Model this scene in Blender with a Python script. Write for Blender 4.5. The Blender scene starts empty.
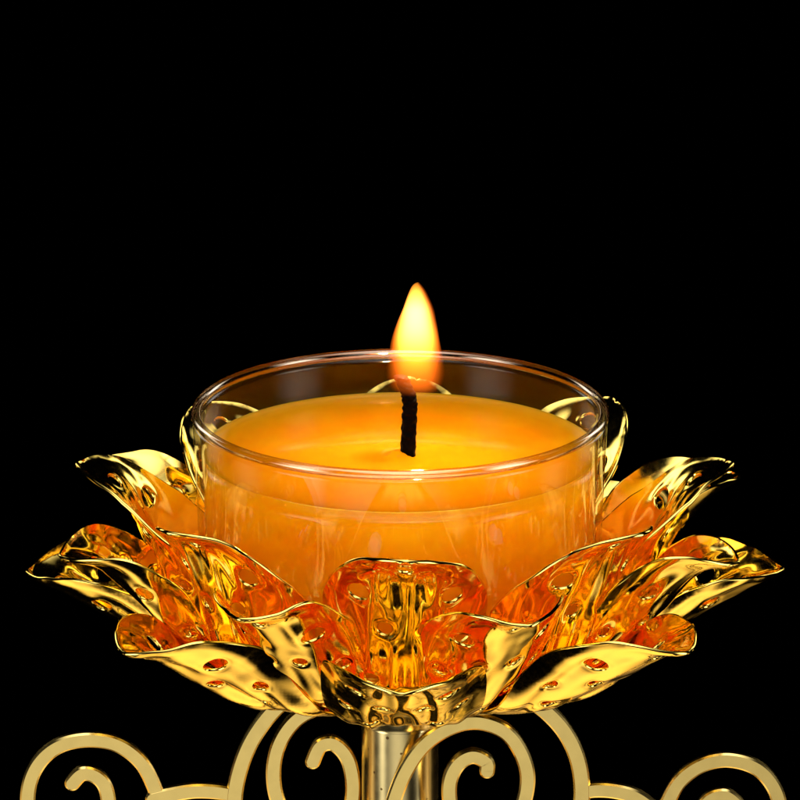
import bpy, bmesh, math, random
from mathutils import Vector, noise, geometry
sc = bpy.context.scene
C = sc.collection
sc.unit_settings.scale_length = 0.01          # one unit is one centimetre
rnd = random.Random(7)
PI = math.pi

# ------------------------------------------------------------------ helpers
def link(name, me, mat, parent=None, smooth=True):
    o = bpy.data.objects.new(name, me); C.objects.link(o)
    if mat: me.materials.append(mat)
    if smooth: me.shade_smooth()
    if parent: o.parent = parent
    return o

def mesh(name, verts, faces):
    me = bpy.data.meshes.new(name); me.from_pydata([tuple(v) for v in verts], [], faces); me.update()
    return me

def thing(name, label, cat, loc=(0, 0, 0)):
    o = bpy.data.objects.new(name, None); C.objects.link(o)
    o.location = loc; o['label'] = label; o['category'] = cat
    return o

def catmull(pts, n):
    """n samples along a smooth curve through pts (tuples of any size)"""
    P = [pts[0]] + list(pts) + [pts[-1]]
    m = len(pts) - 1; out = []
    for i in range(n):
        t = i / (n - 1) * m; k = min(int(t), m - 1); f = t - k
        a, b, c, d = P[k], P[k+1], P[k+2], P[k+3]
        out.append(tuple(.5 * (2*b[j] + (c[j]-a[j])*f + (2*a[j]-5*b[j]+4*c[j]-d[j])*f*f + (3*b[j]-a[j]-3*c[j]+d[j])*f**3) for j in range(len(b))))
    return out

def lathe(name, prof, mat, parent=None, seg=128, closed=False, fn=None):
    vs, fs = [], []
    n = len(prof)
    for r, z in prof:
        for k in range(seg):
            a = 2*PI*k/seg
            v = Vector((r*math.cos(a), r*math.sin(a), z))
            vs.append(fn(v) if fn else v)
    for i in range(n if closed else n-1):
        j = (i+1) % n
        for k in range(seg):
            l = (k+1) % seg
            fs.append((i*seg+k, i*seg+l, j*seg+l, j*seg+k))
    me = mesh(name, vs, fs)
    bm = bmesh.new(); bm.from_mesh(me); bmesh.ops.remove_doubles(bm, verts=bm.verts, dist=1e-5)
    bmesh.ops.recalc_face_normals(bm, faces=bm.faces); bm.to_mesh(me); bm.free()
    return link(name, me, mat, parent)

# ------------------------------------------------------------------ materials
def new_mat(name):
    m = bpy.data.materials.new(name); m.use_nodes = True
    nt = m.node_tree; nt.nodes.clear()
    out = nt.nodes.new('ShaderNodeOutputMaterial')
    return m, nt, out
def N(nt, t, **kw):
    n = nt.nodes.new(t)
    for k, v in kw.items():
        if k in n.inputs: n.inputs[k].default_value = v
        else: setattr(n, k, v)
    return n

def gold(name, col, rough, bump=.0, bscale=3., rvar=.05, specks=False):
    m, nt, out = new_mat(name)
    p = N(nt, 'ShaderNodeBsdfPrincipled'); p.inputs['Base Color'].default_value = (*col, 1)
    p.inputs['Metallic'].default_value = 1
    p.inputs['Specular Tint'].default_value = (1, .84, .5, 1)
    tc = N(nt, 'ShaderNodeTexCoord')
    n1 = N(nt, 'ShaderNodeTexNoise', Scale=bscale*4, Detail=4.0)
    nt.links.new(tc.outputs['Object'], n1.inputs['Vector'])
    mr = N(nt, 'ShaderNodeMapRange'); mr.inputs['From Min'].default_value=.35; mr.inputs['From Max'].default_value=.7
    mr.inputs['To Min'].default_value = rough; mr.inputs['To Max'].default_value = rough+rvar
    nt.links.new(n1.outputs['Fac'], mr.inputs['Value']); nt.links.new(mr.outputs[0], p.inputs['Roughness'])
    n2 = N(nt, 'ShaderNodeTexNoise', Scale=bscale, Detail=2.0)
    nt.links.new(tc.outputs['Object'], n2.inputs['Vector'])
    b = N(nt, 'ShaderNodeBump', Strength=bump, Distance=.1)
    nt.links.new(n2.outputs['Fac'], b.inputs['Height']); nt.links.new(b.outputs[0], p.inputs['Normal'])
    if specks:                                   # small pits in the plating
        vo = N(nt, 'ShaderNodeTexVoronoi', Scale=6.5); nt.links.new(tc.outputs['Object'], vo.inputs['Vector'])
        nz = N(nt, 'ShaderNodeTexNoise', Scale=2.2); nt.links.new(tc.outputs['Object'], nz.inputs['Vector'])
        sz = N(nt, 'ShaderNodeMapRange'); sz.inputs['From Min'].default_value = .45; sz.inputs['From Max'].default_value = .75; sz.inputs['To Min'].default_value = .015; sz.inputs['To Max'].default_value = .16
        nt.links.new(nz.outputs['Fac'], sz.inputs['Value'])
        lt = N(nt, 'ShaderNodeMath', operation='LESS_THAN'); nt.links.new(vo.outputs['Distance'], lt.inputs[0]); nt.links.new(sz.outputs[0], lt.inputs[1])
        mc = N(nt, 'ShaderNodeMix', data_type='RGBA'); mc.inputs[6].default_value = (*col, 1); mc.inputs[7].default_value = (.28, .17, .05, 1)
        nt.links.new(lt.outputs[0], mc.inputs[0]); nt.links.new(mc.outputs[2], p.inputs['Base Color'])
    nt.links.new(p.outputs[0], out.inputs['Surface'])
    return m

M_petal = gold('polished_gold_leaf', (1.0, .73, .165), .075, bump=.0, bscale=6.0, rvar=.05)
M_scroll = gold('satin_gold_plate', (.96, .72, .24), .17, bump=.04, bscale=1.6, rvar=.05)
M_stand = gold('satin_gold', (1, .80, .36), .20, bump=.04, bscale=1.6, rvar=.05, specks=True)
M_edge = gold('bright_gold', (1, .84, .5), .15)

# clear cup wall: see-through with a mirror-like sheen that grows at grazing angles
def clear_wall(f0=.032, power=5.0, name='clear_cup'):
    m, nt, out = new_mat(name)
    lw = N(nt, 'ShaderNodeLayerWeight', Blend=.5)
    pw = N(nt, 'ShaderNodeMath', operation='POWER'); pw.inputs[1].default_value = power
    nt.links.new(lw.outputs['Facing'], pw.inputs[0])
    mr = N(nt, 'ShaderNodeMapRange'); mr.inputs['To Min'].default_value=f0; mr.inputs['To Max'].default_value=.9
    nt.links.new(pw.outputs[0], mr.inputs['Value'])
    t = N(nt, 'ShaderNodeBsdfTransparent', Color=(.97, .97, .965, 1))
    g = N(nt, 'ShaderNodeBsdfGlossy', Roughness=.03)
    if name == 'cup_rim': g.inputs['Color'].default_value = (1, .84, .68, 1)  # orange reflection on the rim put into the gloss colour
    tc = N(nt, 'ShaderNodeTexCoord')
    n2 = N(nt, 'ShaderNodeTexNoise', Scale=1.3, Detail=1.0); nt.links.new(tc.outputs['Object'], n2.inputs['Vector'])
    b = N(nt, 'ShaderNodeBump', Strength=.12, Distance=.1)
    nt.links.new(n2.outputs['Fac'], b.inputs['Height']); nt.links.new(b.outputs[0], g.inputs['Normal'])
    mx = N(nt, 'ShaderNodeMixShader')
    nt.links.new(mr.outputs[0], mx.inputs[0]); nt.links.new(t.outputs[0], mx.inputs[1]); nt.links.new(g.outputs[0], mx.inputs[2])
    nt.links.new(mx.outputs[0], out.inputs['Surface'])
    return m
M_clear = clear_wall()
M_rimc = clear_wall(.24, 2.6, 'cup_rim')
m, nt, out = new_mat('rim_glass')
p = N(nt, 'ShaderNodeBsdfPrincipled', Roughness=.04, IOR=1.25); p.inputs['Transmission Weight'].default_value = 1
p.inputs['Base Color'].default_value = (.98, .97, .95, 1)
nt.links.new(p.outputs[0], out.inputs['Surface']); M_rim = m

# amber butter-oil wax
m, nt, out = new_mat('amber_wax')
p = N(nt, 'ShaderNodeBsdfPrincipled', Roughness=.07, IOR=1.45)
p.inputs['Subsurface Weight'].default_value = .85
p.inputs['Subsurface Radius'].default_value = (5.0, 5.5, 1.5)
p.inputs['Subsurface Scale'].default_value = 1.0
tc = N(nt, 'ShaderNodeTexCoord'); nz = N(nt, 'ShaderNodeTexNoise', Scale=.9, Detail=3.0)
mp = N(nt, 'ShaderNodeMapping'); mp.inputs['Scale'].default_value = (1, 1, 1.8)
nt.links.new(tc.outputs['Object'], mp.inputs['Vector']); nt.links.new(mp.outputs[0], nz.inputs['Vector'])
cr = N(nt, 'ShaderNodeValToRGB')
cr.color_ramp.elements[0].position = .35; cr.color_ramp.elements[0].color = (1.0, .265, .002, 1)
cr.color_ramp.elements[1].position = .68; cr.color_ramp.elements[1].color = (1.0, .355, .005, 1)
nt.links.new(nz.outputs['Fac'], cr.inputs[0]); nt.links.new(cr.outputs[0], p.inputs['Base Color'])
gb = N(nt, 'ShaderNodeBsdfGlass', Roughness=.02, IOR=1.45); gb.inputs['Color'].default_value = (1, .68, .14, 1)
mx = N(nt, 'ShaderNodeMixShader'); mx.inputs[0].default_value = .38
nt.links.new(p.outputs[0], mx.inputs[1]); nt.links.new(gb.outputs[0], mx.inputs[2])
nt.links.new(mx.outputs[0], out.inputs['Surface']); M_wax = m

m, nt, out = new_mat('charred_wick')
p = N(nt, 'ShaderNodeBsdfPrincipled', Roughness=.6)
p.inputs['Specular IOR Level'].default_value = .03
tc = N(nt, 'ShaderNodeTexCoord'); nz = N(nt, 'ShaderNodeTexNoise', Scale=14., Detail=4.0)
nt.links.new(tc.outputs['Object'], nz.inputs['Vector'])
cr = N(nt, 'ShaderNodeValToRGB'); cr.color_ramp.elements[0].color = (.0006, .0005, .0004, 1); cr.color_ramp.elements[1].color = (.003, .002, .0015, 1)
nt.links.new(nz.outputs['Fac'], cr.inputs[0]); nt.links.new(cr.outputs[0], p.inputs['Base Color'])
b = N(nt, 'ShaderNodeBump', Strength=.5, Distance=.02); nt.links.new(nz.outputs['Fac'], b.inputs['Height']); nt.links.new(b.outputs[0], p.inputs['Normal'])
sxw = N(nt, 'ShaderNodeSeparateXYZ'); nt.links.new(tc.outputs['Generated'], sxw.inputs[0])
ew = N(nt, 'ShaderNodeMapRange'); nt.links.new(sxw.outputs['Z'], ew.inputs['Value']); ew.inputs['From Min'].default_value = .90; ew.inputs['From Max'].default_value = 1.0; ew.inputs['To Max'].default_value = .9
en = N(nt, 'ShaderNodeMath', operation='MULTIPLY'); nt.links.new(ew.outputs[0], en.inputs[0]); nt.links.new(nz.outputs['Fac'], en.inputs[1])
p.inputs['Emission Color'].default_value = (1, .12, .01, 1); nt.links.new(en.outputs[0], p.inputs['Emission Strength'])
nt.links.new(p.outputs[0], out.inputs['Surface']); M_wick = m

# flame: a small body of glowing gas
m, nt, out = new_mat('flame_gas')
tc = N(nt, 'ShaderNodeTexCoord'); sx = N(nt, 'ShaderNodeSeparateXYZ'); nt.links.new(tc.outputs['Generated'], sx.inputs[0])
crs = N(nt, 'ShaderNodeValToRGB'); crs.color_ramp.interpolation = 'B_SPLINE'
e = crs.color_ramp.elements
e[0].position = 0; e[0].color = (.0, .0, .0, 1)
e[1].position = 1; e[1].color = (.16, .16, .16, 1)
for pos, v in ((.06, .045), (.22, .09), (.38, .26), (.56, .70), (.80, .62), (.93, .30)):
    x = e.new(pos); x.color = (v, v, v, 1)
crc = N(nt, 'ShaderNodeValToRGB'); e = crc.color_ramp.elements
e[0].position = 0; e[0].color = (1, .16, .008, 1); e[1].position = 1; e[1].color = (1, .30, .02, 1)
for pos, col in ((.3, (1, .20, .012, 1)), (.5, (1, .36, .035, 1)), (.75, (1, .40, .07, 1))):
    x = e.new(pos); x.color = col
nt.links.new(sx.outputs['Z'], crs.inputs[0]); nt.links.new(sx.outputs['Z'], crc.inputs[0])
fcv = N(nt, 'ShaderNodeFloatCurve')
cv = fcv.mapping.curves[0]
FP = [(0, .4), (.03, .82), (.13, 1.0), (.24, .99), (.36, .95), (.49, .87), (.62, .75), (.75, .62), (.85, .47), (.93, .32), (1, .10)]
cv.points[0].location = FP[0]; cv.points[1].location = FP[-1]
for q in FP[1:-1]: cv.points.new(*q)
fcv.mapping.update()
nt.links.new(sx.outputs['Z'], fcv.inputs['Value'])
vm = N(nt, 'ShaderNodeVectorMath', operation='SUBTRACT'); nt.links.new(tc.outputs['Generated'], vm.inputs[0]); vm.inputs[1].default_value = (.52, .5, 0)
vm2 = N(nt, 'ShaderNodeVectorMath', operation='MULTIPLY'); nt.links.new(vm.outputs[0], vm2.inputs[0]); vm2.inputs[1].default_value = (2, 2, 0)
vl = N(nt, 'ShaderNodeVectorMath', operation='LENGTH'); nt.links.new(vm2.outputs[0], vl.inputs[0])
dv = N(nt, 'ShaderNodeMath', operation='DIVIDE'); nt.links.new(vl.outputs['Value'], dv.inputs[0]); nt.links.new(fcv.outputs[0], dv.inputs[1])
rr = N(nt, 'ShaderNodeMapRange', interpolation_type='SMOOTHSTEP'); nt.links.new(dv.outputs[0], rr.inputs['Value'])
rr.inputs['From Min'].default_value = 1.0; rr.inputs['From Max'].default_value = .36; rr.inputs['To Min'].default_value = .0; rr.inputs['To Max'].default_value = 1.25
mq = N(nt, 'ShaderNodeMath', operation='MULTIPLY'); nt.links.new(crs.outputs[0], mq.inputs[0]); nt.links.new(rr.outputs[0], mq.inputs[1])
ml = N(nt, 'ShaderNodeMath', operation='MULTIPLY'); ml.inputs[1].default_value = 50.
nt.links.new(mq.outputs[0], ml.inputs[0])
em = N(nt, 'ShaderNodeEmission'); mxc = N(nt, 'ShaderNodeMix', data_type='RGBA')
rc2 = N(nt, 'ShaderNodeMapRange'); nt.links.new(dv.outputs[0], rc2.inputs['Value']); rc2.inputs['From Min'].default_value = 1.0; rc2.inputs['From Max'].default_value = .5
nt.links.new(rc2.outputs[0], mxc.inputs[0]); mxc.inputs[6].default_value = (1, .13, .004, 1); nt.links.new(crc.outputs[0], mxc.inputs[7])
nt.links.new(mxc.outputs[2], em.inputs['Color']); nt.links.new(ml.outputs[0], em.inputs['Strength'])
nt.links.new(em.outputs[0], out.inputs['Volume']); M_flame = m

# ------------------------------------------------------------------ the lotus holder
holder = thing('candle_holder', 'gold metal lotus candle holder of pierced petals on a stem with flat scrolls', 'candle holder', (0, 0, -2.8))
H0 = Vector((0, 0, -2.8))
def local(o):                                  # parts are modelled at their place; bring them under the Empty
    o.parent = holder; o.location = -H0
    return o

# profile (r, z) from the hub to the tip, per layer
LAYERS = dict(
    outer=dict(prof=[(.55, -2.78), (1.3, -2.76), (2.05, -2.60), (2.6, -2.31), (3.05, -2.03), (3.42, -1.80), (3.77, -1.64)], W=.82, cup=.42),
    middle=dict(prof=[(.5, -2.74), (1.4, -2.75), (2.1, -2.38), (2.6, -1.90), (2.95, -1.50), (3.22, -1.22), (3.58, -1.04)], W=.72, cup=.62),
    inner=dict(prof=[(.5, -2.69), (1.45, -2.66), (2.12, -2.38), (2.42, -1.85), (2.62, -1.28), (2.84, -.82), (3.25, -.56)], W=.83, cup=.72),
)
WID = [(0, .42), (.12, .44), (.3, .53), (.48, .76), (.62, .94), (.73, 1.0), (.82, .94), (.89, .78), (.94, .57), (.975, .32), (1.0, .035)]
WID_OUT = [(0, .40), (.12, .46), (.3, .70), (.46, .92), (.60, 1.0), (.73, .99), (.82, .91), (.89, .75), (.94, .54), (.975, .30), (1.0, .035)]
WID_IN = [(0, .42), (.12, .44), (.3, .53), (.48, .78), (.60, .97), (.70, 1.0), (.80, .90), (.88, .71), (.94, .48), (.975, .28), (1.0, .035)]
WIDS = dict(outer=WID_OUT, middle=WID, inner=WID_IN)
def wid(s, WID=WID):
    for (a, va), (b, vb) in zip(WID, WID[1:]):
        if s <= b: break
    k = WID.index((a, va))
    p0 = WID[max(k-1, 0)]; p3 = WID[min(k+2, len(WID)-1)]
    f = (s-a)/(b-a)
    m1 = (vb-p0[1])/(b-p0[0])*(b-a); m2 = (p3[1]-va)/(p3[0]-a)*(b-a)
    return max(.02, (2*f**3-3*f*f+1)*va + (f**3-2*f*f+f)*m1 + (-2*f**3+3*f*f)*vb + (f**3-f*f)*m2)
HOLES0 = [(.900, 0, .092), (.79, .46, .112), (.79, -.46, .112), (.69, .20, .084), (.69, -.20, .084), (.62, .57, .084), (.62, -.57, .084), (.52, .33, .078), (.52, -.33, .078), (.42, .13, .066), (.42, -.13, .066)]

def petal_flat(prof, W, kind):
    wid = lambda s: globals()['wid'](s, WIDS[kind])
    HOLES = [(a_, b_*W/.84, c_*min(1, W/.8)) for a_, b_, c_ in HOLES0]
    """triangulated flat outline with holes; returns 2-D points, triangles, curve samples"""
    cur = catmull(prof, 400)
    acc = [0]
    for a, b in zip(cur, cur[1:]): acc.append(acc[-1] + math.dist(a, b))
    L = acc[-1]
    pts, edges = [], []
    def loop(ps):
        s = len(pts); pts.extend(ps); n = len(ps)
        edges.extend((s+i, s+(i+1) % n) for i in range(n))
    n = 150
    right = []
    for i in range(n+1):
        s = 1-(1-i/n)**1.35
        right.append((s*L, W*wid(s)))
    left = [(u, -v) for u, v in reversed(right)]
    loop([Vector(p) for p in right+left])
    for (hs, hv, r) in HOLES:
        loop([Vector((hs*L + r*math.cos(2*PI*k/36), hv + r*math.sin(2*PI*k/36))) for k in range(36)])
    nb = len(pts)
    st = .038; row = 0
    u = st
    while u < L-.03:
        w = W*wid(u/L)-.022
        k = int(w/st)+1
        for i in range(-k, k+1):
            v = i*st + (st/2 if row % 2 else 0)
            if abs(v) < w and all(math.hypot(u-hs*L, v-hv) > r*1.5+.012 for hs, hv, r in HOLES):
                pts.append(Vector((u, v)))
        u += st*.87; row += 1
    for hs, hv, r in HOLES:                     # clean rings of points round each punched hole
        for q in (1.16, 1.33, 1.5):
            for k in range(36):
                x_ = hs*L+r*q*math.cos(2*PI*(k+.5*(q == 1.33))/36); y_ = hv+r*q*math.sin(2*PI*(k+.5*(q == 1.33))/36)
                if abs(y_) < W*wid(min(x_/L, 1))-.02 and x_ < L-.05: pts.append(Vector((x_, y_)))
    res = geometry.delaunay_2d_cdt(pts, edges, [], 0, 1e-6)
    P = res[0]; tris = []
    for f in res[2]:
        c = sum((P[i] for i in f), Vector((0, 0)))/3
        if abs(c.y) > W*wid(min(max(c.x/L, 0), 1)) + .001: continue
        if any(math.hypot(c.x-hs*L, c.y-hv) < r*.985 for hs, hv, r in HOLES): continue
        tris.append(tuple(f))
    return P, tris, cur, acc, L

def make_petal(kind, phi, flat, seed):
    wid = lambda s: globals()['wid'](s, WIDS[kind])
    P, tris, cur, acc, L = flat
    d = LAYERS[kind]; W = d['W']; cup = d['cup']
    HOLES = [(a_, b_*W/.84, c_*min(1, W/.8)) for a_, b_, c_ in HOLES0]
    r_ = random.Random(seed)
    tw = r_.uniform(-.05, .05); lift = r_.uniform(-.05, .05); cupk = cup*r_.uniform(.88, 1.14); ts = r_.uniform(-.07, .07)
    if kind == 'inner' and math.cos(phi) < -.5 and abs(math.sin(phi)) > .3: tw = ts = 0; phi += math.radians(4)*(1 if math.sin(phi) > 0 else -1); cupk *= 1.15
    off = Vector((r_.uniform(0, 50), r_.uniform(0, 50), r_.uniform(0, 50)))
    vs = []
    for p in P:
        u, v = p.x, p.y; s = min(max(u/L, 0), 1)
        x = s*399; 
        # arc length lookup
        lo, hi = 0, 399
        while hi-lo > 1:
            mid = (lo+hi)//2
            if acc[mid] <= u: lo = mid
            else: hi = mid
        f = (u-acc[lo])/max(acc[hi]-acc[lo], 1e-9)
        r = cur[lo][0]+(cur[hi][0]-cur[lo][0])*f; z = cur[lo][1]+(cur[hi][1]-cur[lo][1])*f
        tx = cur[hi][0]-cur[lo][0]; tz = cur[hi][1]-cur[lo][1]; q = math.hypot(tx, tz); tx /= q; tz /= q
        nx, nz = -tz, tx                        # inward / upward
        cs = cupk*(.25+.75*min(1, s/.45)) if kind != 'outer' else (cupk+.20*abs(math.sin(phi)))*(.12+.88*min(1, max(0, s-.2)/.5))
        if kind == 'inner': cs *= 1-.97*max(0, min(1, (s-.64)/.24))
        av = abs(v)
        h = cs*v*v
        # embossing: a keel, side veins fanning out of the base, raised rings round the holes
        g = min(1, s/.3)*min(1, (1-s)/.06+.0)
        h += .007*g*math.exp(-(v/.06)**2)
        h -= .016*g*math.exp(-((av-W*wid(s)*.42)/.07)**2)*(1 if s < .86 else max(0, 1-(s-.86)/.06))
        h += .022*math.exp(-((W*wid(s)-av)/.045)**2)*min(1, s/.4)
        h += .007*g*math.sin(av*26-s*9)*math.exp(-((s-.5)/.22)**2)
        for hs, hv, hr in HOLES:
            dd = math.hypot(u-hs*L, v-hv)
            if dd < hr*2.6: h += .009*math.exp(-((dd-hr*1.05)/(hr*.30))**2)
        q3 = Vector((u*1.1, v*1.6, 0))+off
        h_ = noise.noise(Vector((u*.5, v*3.6, 3))+off)*.034 + noise.noise(Vector((u*1.6, v*7, 9))+off)*.012
        if kind != 'inner': h_ += noise.noise(Vector((u*2.3, v*3.6, 17))+off)*.012
        h += (h_*(1.0 if kind == 'inner' else 1.5) + .03*noise.noise(q3*.8))*g
        h += (.10 if kind != 'inner' else .03)*av*max(0, min(1, (s-.5)/.25))*math.tanh(av*9)
        # little beak: the last bit flares outward
        fl = max(0, (s-.90)/.10)
        r2 = r + nx*h + .05*fl*fl; z2 = z + nz*h - .035*fl*fl
        z2 += lift*s*s + ts*v*s
        yy = v*(1-.10*h) + tw*s*s
        if kind == 'inner': z2 += .025*r2*math.cos(phi)*s
        vs.append(Vector((r2, yy, z2)))
    # phi measured from the camera side (front = 0), positive to the right
    a = -PI/2 + phi
    ca, sa = math.cos(a), math.sin(a)
    vs = [Vector((v.x*ca - v.y*sa + .05, v.x*sa + v.y*ca, v.z)) for v in vs]
    # give the leaf its thickness: two skins and a rounded rim between them
    nv = len(vs); nrm = [Vector((0, 0, 0)) for _ in vs]; cnt = {}
    for t3 in tris:
        n3 = (vs[t3[1]]-vs[t3[0]]).cross(vs[t3[2]]-vs[t3[0]])
        for i in t3: nrm[i] += n3
        for i in range(3):
            a2, b2 = t3[i], t3[(i+1) % 3]
            cnt[(a2, b2)] = 1
    th = .017
    nrm = [q.normalized() if q.length > 0 else Vector((0, 0, 1)) for q in nrm]
    top = [p+q*th for p, q in zip(vs, nrm)]; bot = [p-q*th for p, q in zip(vs, nrm)]
    faces = [tuple(t3) for t3 in tris] + [(t3[2]+nv, t3[1]+nv, t3[0]+nv) for t3 in tris]
    rim = [(a2, b2) for (a2, b2) in cnt if (b2, a2) not in cnt]
    mid = {}; midv = []
    for a2, b2 in rim:                          # outward direction of each rim edge
        e2 = (vs[b2]-vs[a2]); ou = e2.cross(nrm[a2]).normalized()
        for i in (a2, b2): mid.setdefault(i, Vector((0, 0, 0))); mid[i] += ou
    idx = {}
    for i, d3 in mid.items():
        idx[i] = 2*nv+len(midv); midv.append(vs[i]+d3.normalized()*.017)
    sharp = set()
    for a2, b2 in rim:
        faces.append((b2, a2, idx[a2], idx[b2])); faces.append((idx[b2], idx[a2], a2+nv, b2+nv))
        sharp.add((min(a2, b2), max(a2, b2))); sharp.add((min(a2, b2)+nv, max(a2, b2)+nv))
    me = mesh('petal', top+bot+midv, faces)
    me.shade_smooth()
    for e2 in me.edges:
        v0, v1 = e2.vertices
        if (min(v0, v1), max(v0, v1)) in sharp: e2.use_edge_sharp = True
    bm = bmesh.new(); bm.from_mesh(me)
    bmesh.ops.delete(bm, geom=[v for v in bm.verts if not v.link_faces], context='VERTS')
    bm.to_mesh(me); bm.free()
    o = link('petal', me, M_petal, smooth=False)
    local(o)
    return o

seed = 1
for kind, rot in (('outer', 0.), ('middle', 22.5-3.2), ('inner', 0.)):
    flat = petal_flat(LAYERS[kind]['prof'], LAYERS[kind]['W'], kind)
    for k in range(8):
        make_petal(kind, math.radians(rot+45*k), flat, seed); seed += 1

# hub, saucer and stem
sau = lathe('saucer', [(0, -2.62), (1.2, -2.62), (1.28, -2.58), (1.3, -2.3), (1.36, -2.3), (1.36, -2.62), (1.3, -2.66), (0, -2.66)], M_petal)
local(sau)
hub = lathe('hub', [(0, -2.80), (.62, -2.80), (.7, -2.84), (.66, -2.9), (.48, -2.93), (.44, -3.0), (0, -3.0)], M_petal); local(hub)
stem_prof = [(.0, -2.86), (.385, -2.86), (.395, -2.9), (.395, -3.25), (.385, -3.27), (.39, -3.29)]
stem_prof += [(.39, -3.3-.1*k) for k in range(40)] + [(.36, -7.25), (0, -7.25)]
stem = lathe('stem', stem_prof, M_stand); local(stem); 

# flat scrollwork: traced centre lines, cut from plate
EL = math.radians(17.2)
SE, CE = math.sin(EL), math.cos(EL)
def px(x, y, Y):                               # where a spot of the photo lies in the plane y = Y
    return ((x-400)/100., (400-y)/100./CE - Y*SE/CE + .125)
def ribbon(name, paths, Y, depth=.11):
    bm = bmesh.new()
    depth0 = depth
    for kk, (pts, w0) in enumerate(paths):
        depth = depth0 - .008*kk
        cs = catmull([px(x, y, Y) for x, y in pts], 24*len(pts))
        w = w0/200.
        outl, outr = [], []
        for i, c in enumerate(cs):
            a = cs[max(i-1, 0)]; b = cs[min(i+1, len(cs)-1)]
            t = Vector((b[0]-a[0], b[1]-a[1])).normalized(); nn = Vector((-t.y, t.x))
            outl.append(Vector(c)+nn*w); outr.append(Vector(c)-nn*w)
        t = (Vector(cs[-1])-Vector(cs[-2])).normalized(); nn = Vector((-t.y, t.x))
        cap = [Vector(cs[-1]) + nn*w*math.cos(th) + t*w*math.sin(th) for th in [PI*k/12 for k in range(1, 12)]]
        bv = .018
        def ring(o2, y):                        # o2: inset
            res = []
            n = len(cs)
            for i in range(n):
                c = Vector(cs[i]); res.append(((outl[i]-c)*(1-o2/w)+c, y))
            for q in cap: c = Vector(cs[-1]); res.append(((q-c)*(1-o2/w)+c, y))
            for i in reversed(range(n)):
                c = Vector(cs[i]); res.append(((outr[i]-c)*(1-o2/w)+c, y))
            return [bm.verts.new((q.x, yy, q.y)) for q, yy in res]
        R = [ring(bv, Y-depth/2), ring(0, Y-depth/2+bv), ring(0, Y+depth/2-bv), ring(bv, Y+depth/2)]
        m = len(R[0])
        for A, B in zip(R, R[1:]):
            for i in range(m):
                j = (i+1) % m
                bm.faces.new((A[i], A[j], B[j], B[i]))
        n = len(cs)
        for A in (R[0], R[3]):
            for i in range(n-1):
                bm.faces.new((A[i], A[i+1], A[m-2-i], A[m-1-i]))
            bm.faces.new(A[n-1:n+len(cap)+1])
    bmesh.ops.recalc_face_normals(bm, faces=bm.faces)
    me = bpy.data.meshes.new(name); bm.to_mesh(me); bm.free()
    o = link(name, me, M_scroll, smooth=False)
    return local(o)

# scroll tucked against the stem, its rear side
ribbon('scroll', [([(400, 752), (378, 722), (352, 712), (322, 711), (294, 725), (276, 752), (271, 785), (279, 817), (303, 838), (330, 838), (347, 822), (352, 795), (347, 766), (333, 750), (319, 752), (311, 768)], 15.6)], .12)
# scroll that crosses in front of the stem
ribbon('scroll', [([(385, 850), (391, 815), (404, 778), (424, 748), (450, 730), (478, 724), (506, 734), (523, 757), (529, 785), (520, 818), (496, 838), (468, 836), (453, 815), (450, 788), (458, 768), (473, 759), (487, 765), (488, 774)], 15.6)], -.46)
# outer arms, each running into a scroll of its own
ribbon('side_arm', [
    ([(330, 690), (300, 694), (274, 712), (251, 742), (237, 775), (231, 810), (235, 850), (250, 900), (300, 930), (400, 940)], 17),
    ([(234, 803), (215, 799), (190, 798), (165, 802), (148, 806)], 15.6),
    ([(158, 850), (157, 820), (150, 795), (136, 768), (112, 750), (82, 745), (52, 752), (31, 771), (21, 798), (23, 830), (40, 856), (68, 864), (92, 850), (102, 825), (101, 798), (92, 784), (77, 780), (66, 790)], 15.6)], 0.0)
ribbon('side_arm', [
    ([(470, 690), (500, 692), (534, 705), (560, 727), (576, 752), (584, 780), (585, 812), (578, 855), (560, 900), (510, 930), (400, 940)], 17),
    ([(583, 800), (598, 797), (618, 798), (640, 804), (660, 818)], 15.6),
    ([(655, 870), (662, 838), (672, 812), (686, 787), (708, 771), (735, 766), (764, 775), (783, 798), (788, 828), (780, 858), (756, 876), (728, 872), (710, 852), (706, 826), (715, 808), (731, 803), (744, 812)], 15.6)], 0.0)

# ------------------------------------------------------------------ candle in its clear cup
cup = thing('glass_cup', 'clear round glass cup seated inside the open gold petals', 'cup', (0, 0, -2.25))
def sub(o, root):
    o.parent = root; o.location = -Vector(root.location); return o
OR, ORB, T = 2.08, 1.99, .075
def rad(z): return ORB + (OR-ORB)*(z+2.2)/2.2
prof = [(0, -2.25), (1.6, -2.25), (1.8, -2.22), (1.92, -2.14), (1.985, -2.0)]
prof += [(rad(-2.0+.1*k), -2.0+.1*k) for k in range(1, 20)] + [(rad(-.05), -.05)]
prof += [(rad(-.05)-T, -.05)] + [(rad(-.1*k)-T, -.1*k) for k in range(1, 20)] + [(1.90, -2.05), (1.82, -2.12), (1.6, -2.14), (0, -2.14)]
o = lathe('cup_wall', prof, M_clear, seg=192)
sub(o, cup)
rp = []
rc = rad(-.02)-T/2
for k in range(20):
    a = 2*PI*k/20
    rp.append((rc + (T/2+.012)*math.cos(a), -.005 + .05*math.sin(a)))
o = lathe('rim', rp, M_rimc, seg=192, closed=True); sub(o, cup)

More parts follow.
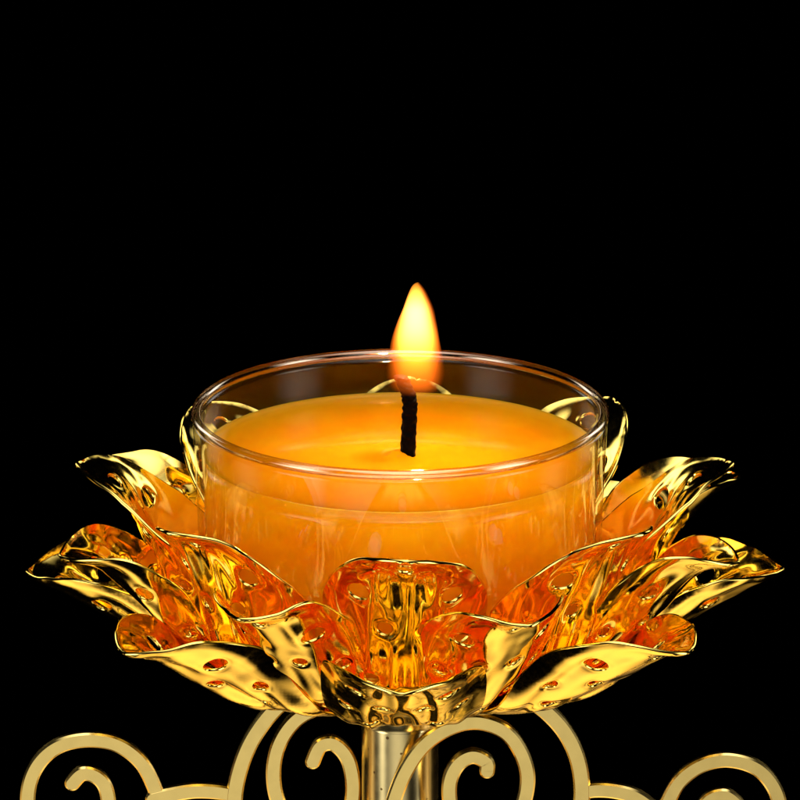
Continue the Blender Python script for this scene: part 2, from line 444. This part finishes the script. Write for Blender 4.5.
candle = thing('candle', 'lit orange candle of clear amber wax filling the glass cup, wick burning', 'candle', (0, 0, -2.13))
ZW = -.46
wr = lambda z: rad(z)-T-.006
def wobble(v):
    return v
wp = [(0, -2.13), (1.6, -2.13), (1.8, -2.10), (1.885, -2.03)] + [(wr(-1.9+.1*k), -1.9+.1*k) for k in range(0, 14)]
wp += [(wr(ZW)-.000, ZW+.055), (wr(ZW)-.02, ZW+.038), (wr(ZW)-.06, ZW+.018), (wr(ZW)-.13, ZW+.005), (wr(ZW)-.25, ZW)]
wp += [(1.6-.1*k, ZW-.0015*k*(0 if k>14 else 1)*0) for k in range(0, 15)]
wp += [(.14, ZW+.006), (.10, ZW+.03), (.07, ZW+.05), (0, ZW+.05)]
wax = lathe('wax', wp, M_wax, seg=160); sub(wax, candle)

# wick
pts = catmull([(.08, 0, ZW-.3), (.08, 0, ZW), (.085, .0, ZW+.2), (.095, 0, ZW+.40), (.10, 0, ZW+.54), (.08, 0, ZW+.66), (.03, -.01, ZW+.78), (.0, -.01, ZW+.85)], 110)
vs, fs = [], []
seg = 32
for i, c in enumerate(pts):
    f = i/(len(pts)-1)
    r0 = .078 if f < .93 else .078*max(.25, 1-((f-.93)/.07)**2*.8)
    if .05 < f: r0 *= 1.0 - .1*f
    for k in range(seg):
        a = 2*PI*k/seg
        r = r0*(1+.035*math.sin(3*a+i*.6)+.03*math.sin(3*a-i*.6)+.20*noise.noise(Vector((math.cos(a)*2, math.sin(a)*2, i*.25))))
        vs.append((c[0]+r*math.cos(a), c[1]+r*math.sin(a), c[2]))
for i in range(len(pts)-1):
    for k in range(seg):
        l = (k+1) % seg; fs.append((i*seg+k, i*seg+l, (i+1)*seg+l, (i+1)*seg+k))
fs.append(tuple(range((len(pts)-1)*seg, len(pts)*seg)))
w = link('wick', mesh('wick', vs, fs), M_wick); sub(w, candle)

# flame
prof = catmull([(.0, .20), (.15, .205), (.235, .25), (.268, .36), (.264, .48), (.250, .62), (.224, .76), (.19, .91), (.15, 1.06), (.122, 1.18), (.082, 1.28), (.045, 1.33), (.0, 1.352)], 80)
def bend(v):
    f = (v.z-.20)/1.15
    v = v.copy(); side = v.x
    v.x += .145 + .045*min(1, f*1.2) + .012*math.sin(f*9)
    if side < 0 and f < .35: v.x += side*.12*math.sin(f/.35*PI)
    if side > 0: v.x -= side*.06*math.sin(f*PI)
    v.x += .022*noise.noise(Vector((side*1.5, 4.2, v.z*3.2)))
    return v
fl = lathe('flame', [(max(0, r*1.1), z) for r, z in prof], M_flame, seg=48, fn=bend); sub(fl, candle)
gl = bpy.data.lights.new('flame_light', 'POINT'); gl.energy = 450; gl.color = (1, .64, .32); gl.shadow_soft_size = .05
go = bpy.data.objects.new('flame_light', gl); C.objects.link(go); go.parent = candle; go.location = Vector((.18, 0, .85))-Vector(candle.location)

# ------------------------------------------------------------------ light, world, camera
w = bpy.data.worlds.new('World'); sc.world = w; w.use_nodes = True
w.node_tree.nodes['Background'].inputs[0].default_value = (0, 0, 0, 1)
def softbox(name, loc, size, rad_, col, aim=(0, 0, -1.5)):
    l = bpy.data.lights.new(name, 'AREA'); l.shape = 'RECTANGLE'; l.size, l.size_y = size
    l.energy = rad_*PI*size[0]*size[1]; l.color = col
    l.use_nodes = True; nt = l.node_tree
    em = nt.nodes['Emission']; ge = nt.nodes.new('ShaderNodeNewGeometry')
    a_ = N(nt, 'ShaderNodeVectorMath', operation='SUBTRACT'); nt.links.new(ge.outputs['Parametric'], a_.inputs[0]); a_.inputs[1].default_value = (.5, .5, 0)
    m_ = N(nt, 'ShaderNodeVectorMath', operation='MULTIPLY'); nt.links.new(a_.outputs[0], m_.inputs[0]); m_.inputs[1].default_value = (2, 2, 0)
    ln = N(nt, 'ShaderNodeVectorMath', operation='LENGTH'); nt.links.new(m_.outputs[0], ln.inputs[0])
    mr_ = N(nt, 'ShaderNodeMapRange', interpolation_type='SMOOTHSTEP'); nt.links.new(ln.outputs['Value'], mr_.inputs['Value'])
    mr_.inputs['From Min'].default_value = 1.05; mr_.inputs['From Max'].default_value = .1; mr_.inputs['To Max'].default_value = 2.4
    nt.links.new(mr_.outputs[0], em.inputs['Strength'])
    o = bpy.data.objects.new(name, l); C.objects.link(o); o.location = loc
    o.rotation_euler = (Vector(aim)-Vector(loc)).to_track_quat('-Z', 'Y').to_euler()
    return o
softbox('softbox_low_front', (-6, -46, -20), (70, 40), .31, (1, .95, .84))
softbox('fill_high_front', (4, -44, 34), (64, 24), 1.7, (1, .97, .9))  # added fill, brightens the back petals and the wax side
softbox('softbox_left', (-38, -28, -1), (34, 52), 2.0, (1, .96, .9))
softbox('softbox_right', (40, -22, 0), (30, 52), 2.0, (1, .96, .9))
softbox('softbox_top', (0, -14, 44), (80, 70), 1.1, (1, .97, .93))
softbox('softbox_back_left', (-30, 34, 14), (20, 34), 1.5, (1, .96, .88))
softbox('softbox_back_right', (30, 34, 14), (20, 34), 1.5, (1, .96, .88))
softbox('fill_under_left', (-20, 6, -32), (18, 44), .68, (1, .74, .40))  # added warm fill from below for the petal undersides
softbox('fill_under_right', (20, 6, -32), (18, 44), .68, (1, .74, .40))  # added warm fill, gilds the right-hand undersides
softbox('fill_under', (2, 14, -38), (30, 60), .75, (1, .72, .38))  # added warm fill that lifts the front petal's underside
softbox('fill_under_far_left', (-44, 4, -30), (26, 70), .42, (1, .72, .38))  # added dim fill below, keeps left undersides from going black
softbox('fill_under_far_right', (44, 4, -30), (26, 70), .42, (1, .72, .38))  # added dim fill below for the right outer petals

cam = bpy.data.cameras.new('camera'); co = bpy.data.objects.new('camera', cam); C.objects.link(co)
D = 62.; tgt = Vector((0, 0, .125))
co.location = tgt + Vector((0, -D*CE, D*SE)); co.rotation_euler = (tgt-co.location).to_track_quat('-Z', 'Y').to_euler()
cam.sensor_width = 36; cam.lens = 36*D/8.; cam.clip_end = 500; cam.clip_start = 1
sc.camera = co
sc.view_settings.view_transform = 'Standard'; sc.view_settings.look = 'None'; sc.view_settings.exposure = 0; sc.view_settings.gamma = 1
cy = sc.cycles
cy.max_bounces = 16; cy.glossy_bounces = 12; cy.transmission_bounces = 10; cy.transparent_max_bounces = 24; cy.volume_bounces = 0
cy.sample_clamp_indirect = 12; cy.blur_glossy = .3
